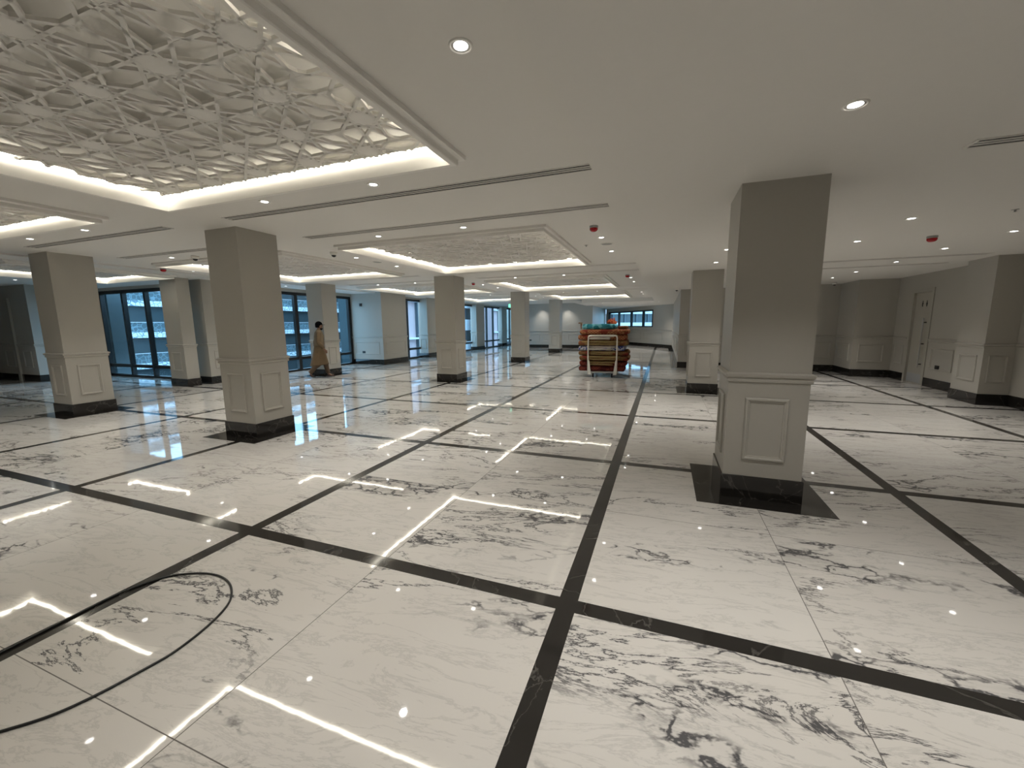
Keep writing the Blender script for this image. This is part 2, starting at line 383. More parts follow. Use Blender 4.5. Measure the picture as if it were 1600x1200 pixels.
glazing(7, a_, b_, wn, 1.31, 2.45, [1.25, 2.8, 4.6], None, wpost=0.16)

# ------------------------------------------------------------------ ceilings and coffers
HX = HY = 1.815
COF = [(-3.35, 7.29 + 6 * k, ZC) for k in (-1, 0, 1, 2)] + [(-8.14, 7.29 + 6 * k, ZC) for k in (-1, 0, 1, 2)]
COF3 = [(-12.98, 5.42, Z3)]
def sheet(name, xs, ys, z, inside, material=None):
    mb = MB(); xs = sorted(set(xs)); ys = sorted(set(ys))
    for i in range(len(xs) - 1):
        for j in range(len(ys) - 1):
            cx, cy = (xs[i] + xs[i + 1]) / 2, (ys[j] + ys[j + 1]) / 2
            if inside(cx, cy): mb.quad((xs[i], ys[j], z), (xs[i], ys[j + 1], z), (xs[i + 1], ys[j + 1], z), (xs[i + 1], ys[j], z))
    return mb
XS, XL = -0.55, -10.88      # edges of the raised ceiling
YF = 22.6                   # where it ends in front of the far recess
hol = [(x - HX, x + HX, y - HY, y + HY) for x, y, z in COF]
xs = [XL, XS, -4.3] + [v for h in hol for v in h[:2]]; ys = [-5.2, YF, 31.2] + [v for h in hol for v in h[2:]]
main = sheet('ceiling', xs, ys, ZC, lambda x, y: not any(a < x < b and c < y < d for a, b, c, d in hol) and not (x > -4.3 and y > YF))
# step faces down to the lower ceilings
main.quad((XS, -5.2, ZC), (XS, YF, ZC), (XS, YF, ZR), (XS, -5.2, ZR))
main.quad((XS, YF, ZC), (-4.3, YF, ZC), (-4.3, YF, ZR), (XS, YF, ZR))
main.quad((-4.3, YF, ZC), (-4.3, 26.3, ZC), (-4.3, 26.3, ZR), (-4.3, YF, ZR))
struct(main.build('ceiling', M['ceil']))
low = MB()
low.quad((XS, -5.2, ZR), (XS, YF, ZR), (6.4, YF, ZR), (6.4, -5.2, ZR)); low.quad((-4.7, YF, ZR), (-4.7, 35, ZR), (6.4, 35, ZR), (6.4, YF, ZR))
struct(low.build('ceiling_right', M['ceil']))
h3 = [(x - HX * 0.8, x + HX * 0.8, y - HY * 0.8, y + HY * 0.8) for x, y, z in COF3]
l3 = sheet('ceiling_left', [-20.4, XL, -12.26, -11.36] + [v for h in h3 for v in h[:2]], [-5.2, 31.2, 8.11, 15.25] + [v for h in h3 for v in h[2:]], Z3, lambda x, y: not outdoors(x, y) and not any(a < x < b and c < y < d for a, b, c, d in h3))
l3.quad((XL, -5.2, ZC), (XL, 31.2, ZC), (XL, 31.2, Z3), (XL, -5.2, Z3))
struct(l3.build('ceiling_left', M['ceil']))

# ten-pointed star lattice: decagons on a 72-degree rhombic net, ringed by pentagons and hexagons
def star_segments():
    s = 0.527; a10 = s / 2; R10 = a10 / math.cos(R(18))
    A = Vector((2 * s * math.sin(R(36)), 0)); Bv = Vector((s * math.sin(R(36)), s * math.cos(R(36))))
    pol = lambda c, ang, rad: c + Vector((math.cos(R(ang)), math.sin(R(ang)))) * rad
    O = Vector((0, 0)); segs = []
    dist = a10 * math.cos(R(72))
    for k in range(10):            # straight straps from every edge midpoint to the outline of the central star
        mid = pol(O, 18 + 36 * k, a10)
        for sg in (1, -1):
            foot = pol(O, 18 + 36 * k + sg * 72, dist); d = (foot - mid).normalized(); L = (foot - mid).dot(d)
            segs.append((mid, mid + d * (L - dist * math.tan(R(18)))))
    plates = []                    # solid stars: the ten-pointed centre and the small five-pointed ones
    st = []
    for k in range(10): st += [pol(O, 36 * k, dist / math.cos(R(36))), pol(O, 36 * k + 18, dist / math.cos(R(18)))]
    plates.append(st)
    def hit(p, a, q, b):
        r0 = Vector((math.cos(R(a)), math.sin(R(a)))); r1 = Vector((math.cos(R(b)), math.sin(R(b)))); det = r0.x * (-r1.y) + r1.x * r0.y; e = q - p
        return p + r0 * ((e.x * (-r1.y) + r1.x * e.y) / det)
    for sg, top in ((1, Bv), (-1, A - Bv)):      # the two halves of the gap between four decagons
        m0, m2, m3 = pol(O, sg * 18, a10), pol(A, sg * 162, a10), pol(top, sg * 270, a10)
        x1, x2 = hit(m0, sg * 36, m3, sg * 252), hit(m2, sg * 144, m3, sg * 288)
        segs += [(m0, x1), (x1, m3), (m2, x2), (x2, m3), (m0, m2)]
        plates.append([m0, x1, m3, x2, m2])
    return segs, plates, A, Bv
SEG, PLT, LA, LB = star_segments()
def clip(p, q, x0, x1, y0, y1):
    t0, t1 = 0.0, 1.0; d = q - p
    for pk, qk in ((-d.x, p.x - x0), (d.x, x1 - p.x), (-d.y, p.y - y0), (d.y, y1 - p.y)):
        if abs(pk) < 1e-9:
            if qk < 0: return None
        else:
            t = qk / pk
            if pk < 0: t0 = max(t0, t)
            else: t1 = min(t1, t)
    return (p + d * t0, p + d * t1) if t1 - t0 > 1e-4 else None
def lattice_mesh(hx, hy, off):
    mb = MB(); w = 0.011; z0, z1 = 0.052, 0.072
    n = int(2 * hx / LA.x) + 3
    for j in range(-n, n):
        for i in range(-2 * n, 2 * n):
            o = LA * i + LB * j + Vector(off)
            if abs(o.x) > hx + 0.8 or abs(o.y) > hy + 0.8: continue
            for pl in PLT:
                q = [v + o for v in pl]
                if all(abs(v.x) < hx and abs(v.y) < hy for v in q):
                    n_ = len(q); mb.add([(v.x, v.y, z0 + 0.0015) for v in q] + [(v.x, v.y, z1) for v in q], [tuple(range(n_)), tuple(range(n_, 2 * n_))[::-1], *[(k, (k + 1) % n_, n_ + (k + 1) % n_, n_ + k) for k in range(n_)]])
            for p, q in SEG:
                c = clip(p + o, q + o, -hx, hx, -hy, hy)
                if not c: continue
                p_, q_ = c; d = (q_ - p_).normalized(); nn = Vector((-d.y, d.x)) * w; p_ = p_ - d * 0.004; q_ = q_ + d * 0.004
                mb.add([(*(p_ + nn), z0), (*(q_ + nn), z0), (*(q_ - nn), z0), (*(p_ - nn), z0), (*(p_ + nn), z1), (*(q_ + nn), z1), (*(q_ - nn), z1), (*(p_ - nn), z1)],
                       [(0, 1, 2, 3), (4, 7, 6, 5), (0, 4, 5, 1), (2, 6, 7, 3), (1, 5, 6, 2), (3, 7, 4, 0)])
    return mb
def make_coffer(label, hx, hy, off=(1.074, 0.713)):
    t = thing('ceiling_coffer', (0, 0, 0), label, 'coffered ceiling panel', 'lit coffers with star lattice')
    def ring(prof):
        mb = MB(); mb.rings([[(-hx + d, -hy + d, z), (hx - d, -hy + d, z), (hx - d, hy - d, z), (-hx + d, hy - d, z)] for d, z in prof]); return mb
    ring([(0, 0.002), (0, -0.030), (0.006, -0.034), (0.040, -0.034), (0.046, -0.040), (0.046, -0.074), (0.052, -0.080), (0.090, -0.080)]).build('moulding', M['coffer'], t)
    ring([(0.090, -0.080), (0.090, 0.150)]).build('cove_fascia', M['coffer'], t)
    for sx, sy, lx, ly in ((0, -1, hx - 0.091, 0.010), (0, 1, hx - 0.091, 0.010), (-1, 0, 0.010, hy - 0.115), (1, 0, 0.010, hy - 0.115)):
        cx, cy = sx * (hx - 0.104), sy * (hy - 0.104)
        MB().box(cx - lx, cx + lx, cy - ly, cy + ly, 0.064, 0.084).build('led_strip', M['led'], t)
        kx, ky = sx * (hx - 0.109), sy * (hy - 0.109)
        MB().box(kx - (lx if sy else 0.018), kx + (lx if sy else 0.018), ky - (ly if sx else 0.018), ky + (ly if sx else 0.018), 0.084, 0.088).build('led_uplight_shield', M['steel'], t)  # unseen cap added over the strip to block its upward light
    MB().box(-hx - 0.10, hx + 0.10, -hy - 0.10, hy + 0.10, 0.140, 0.155).build('backing_panel', M['coffer'], t)
    lattice_mesh(hx - 0.140, hy - 0.140, off).build('star_lattice', M['lattice'], t)
    return t
CN = ['nearest big lit coffer in the main row', 'second lit coffer in the main row', 'third lit coffer in the main row', 'farthest lit coffer in the main row',
      'nearest lit coffer in the left row', 'second lit coffer in the left row', 'third lit coffer in the left row', 'farthest lit coffer in the left row']
c0 = make_coffer('', HX, HY)
for i, (x, y, z) in enumerate(COF):
    c = c0 if i == 0 else copy_tree(c0)
    c.location = (x, y, z); c['label'] = 'white star-lattice ceiling panel with glowing edge, ' + CN[i]
c3 = make_coffer('smaller lit lattice ceiling panel near the window wall, far left beyond the third column', HX * 0.8, HY * 0.8)
c3.location = COF3[0]

# ------------------------------------------------------------------ columns
def make_column(h, label):
    t = thing('column', (0, 0, 0), label, 'column', 'square panelled columns')
    a = 0.305
    MB().box(-a, a, -a, a, 0.0, h).build('shaft', M['wall'], t)
    b = MB(); loop_prof(b, -a, a, -a, a, SKIRT); b.build('skirting', M['bmarble'], t)
    b = MB(); loop_prof(b, -a, a, -a, a, RAIL); b.build('chair_rail', M['wall'], t)
    for o, u, n in (((0, -a, 0), (1, 0, 0), (0, -1, 0)), ((0, a, 0), (1, 0, 0), (0, 1, 0)), ((a, 0, 0), (0, 1, 0), (1, 0, 0)), ((-a, 0, 0), (0, 1, 0), (-1, 0, 0))):
        b = MB(); frame_on(b, o, u, n, -0.165, 0.165, 0.36, 0.92); b.build('panel_moulding', M['wall'], t)
    return t
COLL = ['grey square column nearest the camera, on black floor pad at right', 'grey square column at left centre, in front of the walking person',
        'grey square column farthest left, partly hiding the tall window', 'grey square column second on the right side, behind the nearest one',
        'grey square column in mid hall left of the trolley', 'grey square column right behind the walking person',
        'small far grey column second in the line left of the trolley', 'smallest farthest grey column before the far wall, next to the trolley']
ca, cb = make_column(ZC, COLL[1]), make_column(ZR, COLL[0])
for i, (x, y) in enumerate(COLS):
    if i == 0: o = cb
    elif i == 1: o = ca
    else: o = copy_tree(cb if i == 3 else ca)
    o.location = (x, y, 0); o['label'] = COLL[i]

# ------------------------------------------------------------------ downlights
def make_downlight():
    t = thing('downlight', (0, 0, 0), '', 'ceiling light', 'recessed downlights')
    MB().lathe([(0.046, -0.0015), (0.049, -0.006), (0.058, -0.006), (0.060, 0.0)], n=28).build('trim_ring', M['white'], t, smooth=True)
    MB().lathe([(0.0465, -0.003), (0.033, -0.0010)], n=28).build('reflector', M['steel'], t, smooth=True)
    MB().lathe([(0.001, -0.0022), (0.034, -0.0022)], n=28).build('lens', M['lens'], t)
    ld = bpy.data.lights.new('downlight_lamp', 'SPOT'); ld.energy = SPOT_W; ld.color = SPOT_COL; ld.spot_size = R(100); ld.spot_blend = 1.0; ld.shadow_soft_size = 0.03
    lo = bpy.data.objects.new('downlight_lamp', ld); C.objects.link(lo); lo.location = (0, 0, -0.012); lo.parent = t
    return t
DL0 = [None]
def downlight(x, y, z, label):
    if DL0[0] is None: o = DL0[0] = make_downlight()
    else: o = copy_tree(DL0[0])
    o.location = (x, y, z); o['label'] = label
SHORT = ['nearest main-row coffer', 'second main-row coffer', 'third main-row coffer', 'fourth main-row coffer', 'nearest left-row coffer', 'second left-row coffer', 'third left-row coffer', 'fourth left-row coffer']
for i, (x, y, z) in enumerate(COF):
    nm = SHORT[i]
    if y + 2.07 < 23:
        for sx, w in ((-0.71, 'left'), (0.71, 'right')): downlight(x + sx, y + 2.07, z, 'round white downlight beyond the far edge of the %s, %s of two' % (nm, w))
    if y - 2.07 > 0:
        for sx, w in ((-0.71, 'left'), (0.71, 'right')): downlight(x + sx, y - 2.07, z, 'round white downlight before the near edge of the %s, %s of two' % (nm, w))
    if x > -5:
        for sy, w in ((-0.65, 'nearer'), (0.65, 'farther')): downlight(x + 2.38, y + sy, z, 'round white downlight off the right edge of the %s, %s of two' % (nm, w))
    if x > -5 or y < 10:
        for sy, w in ((-0.65, 'nearer'), (0.65, 'farther')): downlight(x - 2.37, y + sy, z, 'round white downlight off the left edge of the %s, %s of two' % (nm, w))
RL = [(0.90, 1.45, 'added for light above the viewer on the lower ceiling, out of frame'), (2.55, 1.45, 'added for light above the near right floor, out of frame'), (4.15, 2.75, 'added for light above the near right wall, out of frame'), (0.90, 2.82, 'largest on the lower right ceiling, above the nearest column'), (0.88, 7.37, 'left of the nearest column on the lower ceiling, nearer of two'), (0.88, 8.83, 'left of the nearest column on the lower ceiling, farther of two'),  # the out-of-frame ones are unseen lamps added to brighten the right floor
      (2.55, 6.02, 'right of the nearest column, nearer of the left pair'), (2.55, 7.39, 'right of the nearest column, farther of the left pair'),
      (4.20, 7.40, 'at the right picture edge on the lower ceiling'), (4.15, 8.69, 'right of the red beacon on the lower right ceiling'), (4.19, 10.24, 'between the two long vents of the lower right ceiling'), (4.13, 11.86, 'beyond the long vents on the right, nearer of two'), (4.11, 13.21, 'beyond the long vents on the right, farther of two'),
      (2.55, 12.0, 'added for light, hidden behind the nearest column, over the right hall, nearer'), (2.55, 13.4, 'added for light, hidden behind the nearest column, over the right hall, farther')]  # unseen lamp pair added to brighten the right hall
for x, y, l in RL: downlight(x, y, ZR, 'round white downlight ' + l)
AL = [(-3.26, 23.3, 'left row, nearest'), (-3.16, 25.4, 'left row, second'), (-3.15, 27.3, 'left row, third'), (-3.15, 29.2, 'left row, farthest'), (-1.84, 23.3, 'middle row, nearest'), (-1.83, 25.2, 'middle row, second'), (-1.80, 27.5, 'middle row, farthest'),
      (-0.3, 23.3, 'right row, nearest'), (-0.3, 24.9, 'right row, second'), (-0.3, 26.4, 'right row, farthest')]
for x, y, l in AL: downlight(x, y, ZR, 'tiny downlight in the far recess ceiling by the window, ' + l)
downlight(-5.9, 25.85, ZC, 'tiny downlight washing the far white wall left of the trolley')
downlight(-7.6, 25.85, ZC, 'tiny downlight washing the far wall between the two farthest columns')
downlight(-16.1, 5.7, Z3, 'small downlight at the far left above the dark wall')
downlight(-11.5, 10.0, Z3, 'small downlight above the tall window left of the walking person')
downlight(-11.4, 11.9, Z3, 'small downlight above the tall window right of the walking person')

# ------------------------------------------------------------------ long slot vents
def slot_vent(x0, x1, y, z, label):
    t = thing('slot_vent', ((x0 + x1) / 2, y, z), label, 'air vent', 'long ceiling slot vents')
    h = (x1 - x0) / 2; f = MB(); w = 0.061
    f.box(-h - 0.02, h + 0.02, -w - 0.012, -w, -0.006, 0); f.box(-h - 0.02, h + 0.02, w, w + 0.012, -0.006, 0)
    f.box(-h - 0.02, -h, -w, w, -0.006, 0); f.box(h, h + 0.02, -w, w, -0.006, 0)
    for k in (-0.0205, 0.0205): f.box(-h, h, k - 0.009, k + 0.009, -0.006, 0)
    f.build('frame', M['ceil'], t)
    for k in (-0.041, 0, 0.041): 
        q = MB(); q.quad((-h, k - 0.02, -0.0012), (h, k - 0.02, -0.0012), (h, k + 0.02, -0.0012), (-h, k + 0.02, -0.0012)); q.build('slot', M['slot'], t)
ORD = ['first', 'second', 'third', 'fourth']
for k in range(4):
    for dy, w in ((-0.6, 'nearer'), (0.6, 'farther')):
        y = 4.29 + 6 * k + dy
        if y < 22.4:
            slot_vent(-5.10, -0.62, y, ZC, 'long dark three-slot ceiling vent in the main bay, %s pair from the camera, %s one' % (ORD[k], w))
            slot_vent(-9.74, -6.27, y, ZC, 'long dark three-slot ceiling vent in the left bay, %s pair from the camera, %s one' % (ORD[k], w))
slot_vent(1.83, 5.2, 3.69, ZR, 'dark slot vent on the lower ceiling at the upper right picture edge')
slot_vent(1.83, 5.22, 9.66, ZR, 'thin long vent on the lower right ceiling, nearer of two by the far door')
slot_vent(1.83, 5.22, 10.86, ZR, 'thin long vent on the lower right ceiling, farther of two by the far door')

# ------------------------------------------------------------------ ceiling devices
def beacon(x, y, z, label):
    t = thing('fire_beacon', (x, y, z), label, 'fire alarm', 'red fire alarm beacons')
    MB().lathe([(0.001, 0), (0.058, 0), (0.058, -0.022), (0.050, -0.030), (0.001, -0.030)], n=24).build('base', M['grey'], t, smooth=False)
    MB().lathe([(0.054, -0.030), (0.055, -0.045), (0.048, -0.062), (0.032, -0.074), (0.001, -0.078)], n=24).build('beacon_lens', M['red'], t, smooth=True)
beacon(-0.96, 5.84, ZC, 'red dome fire beacon on the raised ceiling beside the second main coffer')
beacon(-1.0, 11.85, ZC, 'small red fire beacon on the raised ceiling beside the third main coffer')
beacon(-5.74, 11.95, ZC, 'tiny dark red beacon on the ceiling right of the mid-hall column')
beacon(3.37, 7.37, ZR, 'red dome fire beacon on the lower right ceiling near the far door')
beacon(-10.6, 6.05, ZC, 'red beacon on the ceiling at the tip of the second left-row coffer')
def dome_cam(x, y, z, label):
    t = thing('dome_camera', (x, y, z), label, 'security camera', 'white dome cameras')
    MB().lathe([(0.001, 0), (0.062, 0), (0.062, -0.030), (0.050, -0.050), (0.040, -0.055)], n=24).build('housing', M['white'], t, smooth=True)
    MB().lathe([(0.040, -0.050), (0.038, -0.066), (0.026, -0.082), (0.001, -0.090)], n=24).build('dome', M['black'], t, smooth=True)
dome_cam(-5.66, 5.99, ZC, 'white security dome camera on the ceiling left of the second main coffer')
dome_cam(-8.28, 5.28, ZC, 'white security dome camera on the ceiling before the second left-row coffer')
dome_cam(0.35, 14.9, ZR, 'small security camera by the wall corner left of the second right column')
dome_cam(4.7, 14.9, ZR, 'small security camera on the ceiling by the far right wall pier')
def speaker(x, y, label):
    t = thing('ceiling_speaker', (x, y, ZC), label, 'speaker', 'flush ceiling speakers')
    MB().lathe([(0.088, -0.004), (0.092, -0.008), (0.102, -0.008), (0.104, 0)], n=32).build('rim', M['white'], t, smooth=True)
    MB().lathe([(0.001, -0.005), (0.089, -0.005)], n=32).build('grille', M['grey'], t)
speaker(-0.96, 7.20, 'round grey flush ceiling speaker right of the second main coffer')
speaker(-5.70, 7.25, 'round grey flush ceiling speaker left of the second main coffer')
def sprinkler(x, y, z, label):
    t = thing('sprinkler_head', (x, y, z), label, 'sprinkler', 'ceiling sprinklers')
    MB().lathe([(0.001, 0), (0.030, 0), (0.026, -0.006), (0.001, -0.006)], n=16).build('cover_plate', M['steel'], t)
    MB().lathe([(0.001, -0.006), (0.010, -0.006), (0.008, -0.024), (0.020, -0.026), (0.001, -0.028)], n=16).build('deflector', M['steel'], t)
sprinkler(-1.30, 7.17, ZC, 'tiny sprinkler dot on the ceiling between second coffer and round speaker')
sprinkler(3.37, 5.97, ZR, 'tiny sprinkler dot on the lower ceiling at right picture edge')
# exit sign
t = thing('exit_sign', (-6.49, 17.2, ZC), 'small green lit exit sign hanging edge-on beside the second small column', 'exit sign')
MB().box(-0.012, 0.012, -0.15, 0.15, -0.58, -0.43).build('sign_panel', M['exit'], t)
MB().box(-0.02, 0.02, -0.16, 0.16, -0.43, -0.40).build('sign_housing', M['white'], t)
for s_ in (-0.1, 0.1): MB().tube([(0, s_, -0.40), (0, s_, 0.003)], 0.006).build('hanger', M['steel'], t)

# ------------------------------------------------------------------ wall fittings
def socket(loc, n, label, w=0.15, h=0.09):
    t = thing('wall_socket', loc, label, 'socket', 'black wall sockets')
    if abs(n[0]) > 0.5:
        s = n[0]; MB().box(*sorted((0, s * 0.012)), -w / 2, w / 2, -h / 2, h / 2).build('face_plate', M['black'], t, bevel=0.002)
        for k in (-0.035, 0.035): MB().box(*sorted((s * 0.012, s * 0.016)), k - 0.02, k + 0.02, -0.022, 0.022).build('outlet', M['rubber'], t)
    else:
        s = n[1]; MB().box(-w / 2, w / 2, *sorted((0, s * 0.012)), -h / 2, h / 2).build('face_plate', M['black'], t, bevel=0.002)
        for k in (-0.035, 0.035): MB().box(k - 0.02, k + 0.02, *sorted((s * 0.012, s * 0.016)), -0.022, 0.022).build('outlet', M['rubber'], t)
socket((5.95, 12.13, 0.49), (-1, 0), 'black double wall socket right of the far door')
socket((-11.6, 13.58, 0.5), (0, -1), 'black wall socket low on the grey wall right of the walking person')
socket((-8.45, 26.3, 0.5), (0, -1), 'tiny black wall socket low on the far white wall')
t = thing('wall_speaker', (-11.62, 13.58, 2.42), 'small black device high on the grey wall right of the walking person', 'wall device')
MB().box(-0.05, 0.05, -0.05, 0, -0.06, 0.06).build('housing', M['black'], t, bevel=0.01)
MB().lathe([(0.001, 0), (0.035, 0), (0.035, 0.01), (0.001, 0.012)], n=20).build('grille', M['rubber'], t).matrix_basis = Matrix.Translation((0, -0.05, 0)) @ Matrix.Rotation(R(90), 4, 'X')
# door in the right wall
d = bpy.data.objects.new('door_1', None); C.objects.link(d); d.location = (5.95, 13.04, 0); struct(d)
f = MB(); f.box(-0.02, 0.2, -0.45, -0.362, 0, 2.34); f.box(-0.02, 0.2, 0.362, 0.45, 0, 2.34); f.box(-0.02, 0.2, -0.362, 0.362, 2.25, 2.34); f.build('door_frame', M['door'], d)
lf = MB().box(0.03, 0.08, -0.36, 0.36, 0.002, 2.248).build('door_leaf', M['door'], d)
MB().box(0.026, 0.03, -0.34, 0.34, 0.03, 0.25).build('kick_plate', mat('satin_plate', (0.42, 0.43, 0.44), 0.5, metal=0.3), lf)
hd = MB().tube([(-0.035, -0.20, 0.42), (-0.035, -0.20, 1.62)], 0.014, 10).build('pull_handle', M['steel'], lf)
for z in (0.5, 1.0, 1.52): MB().tube([(-0.035, -0.20, z), (0.03, -0.20, z)], 0.012, 8).build('handle_mount', M['frame'], hd)
def picto(y, kind):
    mb = MB()
    mb.lathe([(0.001, 0), (0.018, 0), (0.018, 0.003), (0.001, 0.003)], (0, 0.052, 0), 14)
    if kind: mb.add([(-0.02, 0.03, 0), (0.02, 0.03, 0), (0.036, -0.025, 0), (-0.036, -0.025, 0), (-0.02, 0.03, 0.003), (0.02, 0.03, 0.003), (0.036, -0.025, 0.003), (-0.036, -0.025, 0.003)], [(0, 1, 2, 3), (4, 7, 6, 5), (0, 4, 5, 1), (1, 5, 6, 2), (2, 6, 7, 3), (3, 7, 4, 0)])
    else: mb.box(-0.024, 0.024, -0.025, 0.03, 0, 0.003)
    mb.box(-0.016, -0.003, -0.07, -0.025, 0, 0.003); mb.box(0.003, 0.016, -0.07, -0.025, 0, 0.003)
    o = mb.build('door_pictogram', M['black'], lf)
    o.matrix_basis = Matrix.Translation((0.03, y, 1.98)) @ Matrix(((0, 0, -1, 0), (-1, 0, 0, 0), (0, 1, 0, 0), (0, 0, 0, 1)))
picto(0.05, 0); picto(-0.12, 1)

# ------------------------------------------------------------------ black cable on the floor
def smooth_path(pts, n=8):
    pts = [Vector(p) for p in pts]; out = []
    for i in range(len(pts) - 1):
        p0, p1, p2, p3 = pts[max(i - 1, 0)], pts[i], pts[i + 1], pts[min(i + 2, len(pts) - 1)]
        for k in range(n):
            t = k / n
            out.append(0.5 * ((2 * p1) + (-p0 + p2) * t + (2 * p0 - 5 * p1 + 4 * p2 - p3) * t * t + (-p0 + 3 * p1 - 3 * p2 + p3) * t ** 3))
    out.append(pts[-1]); return out
cz = 0.0062
cable = [(-2.96, -0.6), (-2.975, 0.3), (-2.985, 0.78), (-2.99, 1.02), (-2.985, 1.27), (-2.90, 1.45), (-2.78, 1.53), (-2.66, 1.565), (-2.53, 1.56), (-2.40, 1.51), (-2.28, 1.41), (-2.21, 1.26), (-2.18, 1.08), (-2.20, 0.95), (-2.235, 0.81), (-2.29, 0.69), (-2.39, 0.58), (-2.6, 0.38), (-2.8, 0.0), (-2.9, -0.6)]
o = MB().tube(smooth_path([(x, y, cz) for x, y in cable]), 0.006, 8).build('power_cable', M['rubber'], smooth=True)
tag(o, 'thin black cable looped on the marble floor at lower left', 'cable')

# ------------------------------------------------------------------ trolley and rugs
def rug_mat(name, c1, c2, c3, scale=16.0, kind=0):
    m = mat(name, c1, 0.95, spec=0.1); n, l, b = nodes(m)
    tc = n.new('ShaderNodeTexCoord'); mp = n.new('ShaderNodeMapping'); mp.inputs['Scale'].default_value = (scale, scale, scale * 1.2); l.new(tc.outputs['Object'], mp.inputs[0])
    if kind == 0:
        t = n.new('ShaderNodeTexChecker'); t.inputs['Scale'].default_value = 1.6; t.inputs[1].default_value = (*c1, 1); t.inputs[2].default_value = (*c2, 1); l.new(mp.outputs[0], t.inputs[0]); co = t.outputs[0]
    else:
        t = n.new('ShaderNodeTexVoronoi'); t.inputs['Scale'].default_value = 1.0; l.new(mp.outputs[0], t.inputs[0])
        mm = n.new('ShaderNodeMix'); mm.data_type = 'RGBA'; mm.inputs[6].default_value = (*c1, 1); mm.inputs[7].default_value = (*c2, 1)
        mr = n.new('ShaderNodeMapRange'); mr.inputs[1].default_value = 0.38; mr.inputs[2].default_value = 0.46; l.new(t.outputs['Distance'], mr.inputs[0]); l.new(mr.outputs[0], mm.inputs[0]); co = mm.outputs[2]
    no = n.new('ShaderNodeTexNoise'); no.inputs['Scale'].default_value = 6; l.new(tc.outputs['Object'], no.inputs[0])
    mr2 = n.new('ShaderNodeMapRange'); mr2.inputs[1].default_value = 0.52; mr2.inputs[2].default_value = 0.58; l.new(no.outputs[0], mr2.inputs[0])
    m2 = n.new('ShaderNodeMix'); m2.data_type = 'RGBA'; l.new(mr2.outputs[0], m2.inputs[0]); l.new(co, m2.inputs[6]); m2.inputs[7].default_value = (*c3, 1)
    l.new(m2.outputs[2], b.inputs['Base Color']); return m
RM = {'red': rug_mat('red_woven_rug', (0.11, 0.016, 0.014), (0.17, 0.05, 0.032), (0.07, 0.012, 0.012)),
      'brown': rug_mat('brown_woven_rug', (0.10, 0.045, 0.022), (0.24, 0.13, 0.05), (0.16, 0.03, 0.02), 20),
      'blue': rug_mat('blue_white_rug', (0.05, 0.06, 0.24), (0.50, 0.50, 0.52), (0.10, 0.12, 0.32), 15, 1),
      'gold': rug_mat('gold_woven_rug', (0.21, 0.135, 0.055), (0.16, 0.06, 0.028), (0.24, 0.15, 0.06), 12, 1),
      'orange': rug_mat('orange_woven_rug', (0.20, 0.055, 0.026), (0.30, 0.15, 0.07), (0.15, 0.028, 0.018), 14),
      'tan': grain(mat('tan_rug_backing', (0.25, 0.175, 0.08), 0.95, spec=0.1), 30, 0.15),
      'pale': grain(mat('pale_rug_backing', (0.47, 0.43, 0.38), 0.95, spec=0.1), 30, 0.1),
      'teal': rug_mat('teal_cloth', (0.02, 0.16, 0.20), (0.16, 0.44, 0.50), (0.04, 0.24, 0.30), 5, 1),
      'scarlet': rug_mat('scarlet_cloth', (0.20, 0.02, 0.012), (0.33, 0.08, 0.03), (0.13, 0.015, 0.012), 14, 1)}
def pillow(cx, cy, z0, sx, sy, h, seed, sag=0.0, wav=0.012, nx=22, ny=14, nr=9):
    """soft folded slab: rounded edges, uneven outline and thickness"""
    rd = random.Random(seed); ph = [rd.uniform(0, 6.28) for _ in range(8)]
    rings = []
    segs = 2 * (nx + ny)
    def outline(k):
        if k < nx: return -1 + 2 * k / nx, -1
        k -= nx
        if k < ny: return 1, -1 + 2 * k / ny
        k -= ny
        if k < nx: return 1 - 2 * k / nx, 1
        k -= nx
        return -1, 1 - 2 * k / ny
    for i in range(nr + 1):
        a = -math.pi / 2 + math.pi * i / nr
        bul = math.cos(a) ** 0.5 if math.cos(a) > 1e-6 else 0
        zz = (math.sin(a) + 1) / 2 * h
        ins = (1 - bul) * min(h * 0.5, 0.07)
        ring = []
        for k in range(segs):
            u, v = outline(k)
            x = u * (sx - ins) + 1.6 * wav * math.sin(3.1 * v + ph[0]) * (abs(u) > .99) + wav * 0.6 * math.sin(9 * v + ph[1] + zz * 20)
            y = v * (sy - ins) + wav * math.sin(4.3 * u + ph[2]) + wav * 0.5 * math.sin(11 * u + ph[3] + zz * 25)
            z = z0 + zz + min(1, zz / h) * 0.3 * wav * (math.sin(5 * u + ph[4]) + math.sin(4 * v + ph[5]) - 1.2) - sag * u * u * 0.0
            ring.append((cx + x, cy + y, z))
        rings.append(ring)
    return MB().rings(rings, cap=True)
CX, CY, CR = -1.67, 12.55, R(3)
tr = thing('platform_trolley', (CX, CY, 0), 'white tube platform trolley loaded with folded rugs in mid hall', 'trolley', rz=CR)
MB().box(-0.40, 0.40, -0.66, 0.66, 0.15, 0.185).build('platform', M['steel'], tr, bevel=0.006)
h = smooth_path([(-0.40, -0.72, 0.10), (-0.405, -0.72, 0.55), (-0.405, -0.72, 1.10), (-0.395, -0.72, 1.19), (-0.34, -0.72, 1.225), (0, -0.72, 1.23), (0.34, -0.72, 1.225), (0.395, -0.72, 1.19), (0.405, -0.72, 1.10), (0.405, -0.72, 0.55), (0.40, -0.72, 0.10)], 5)
MB().tube(h, 0.022, 10).build('handle_frame', mat('white_enamel_tube', (0.62, 0.58, 0.52), 0.35), tr, smooth=True)
g = MB()
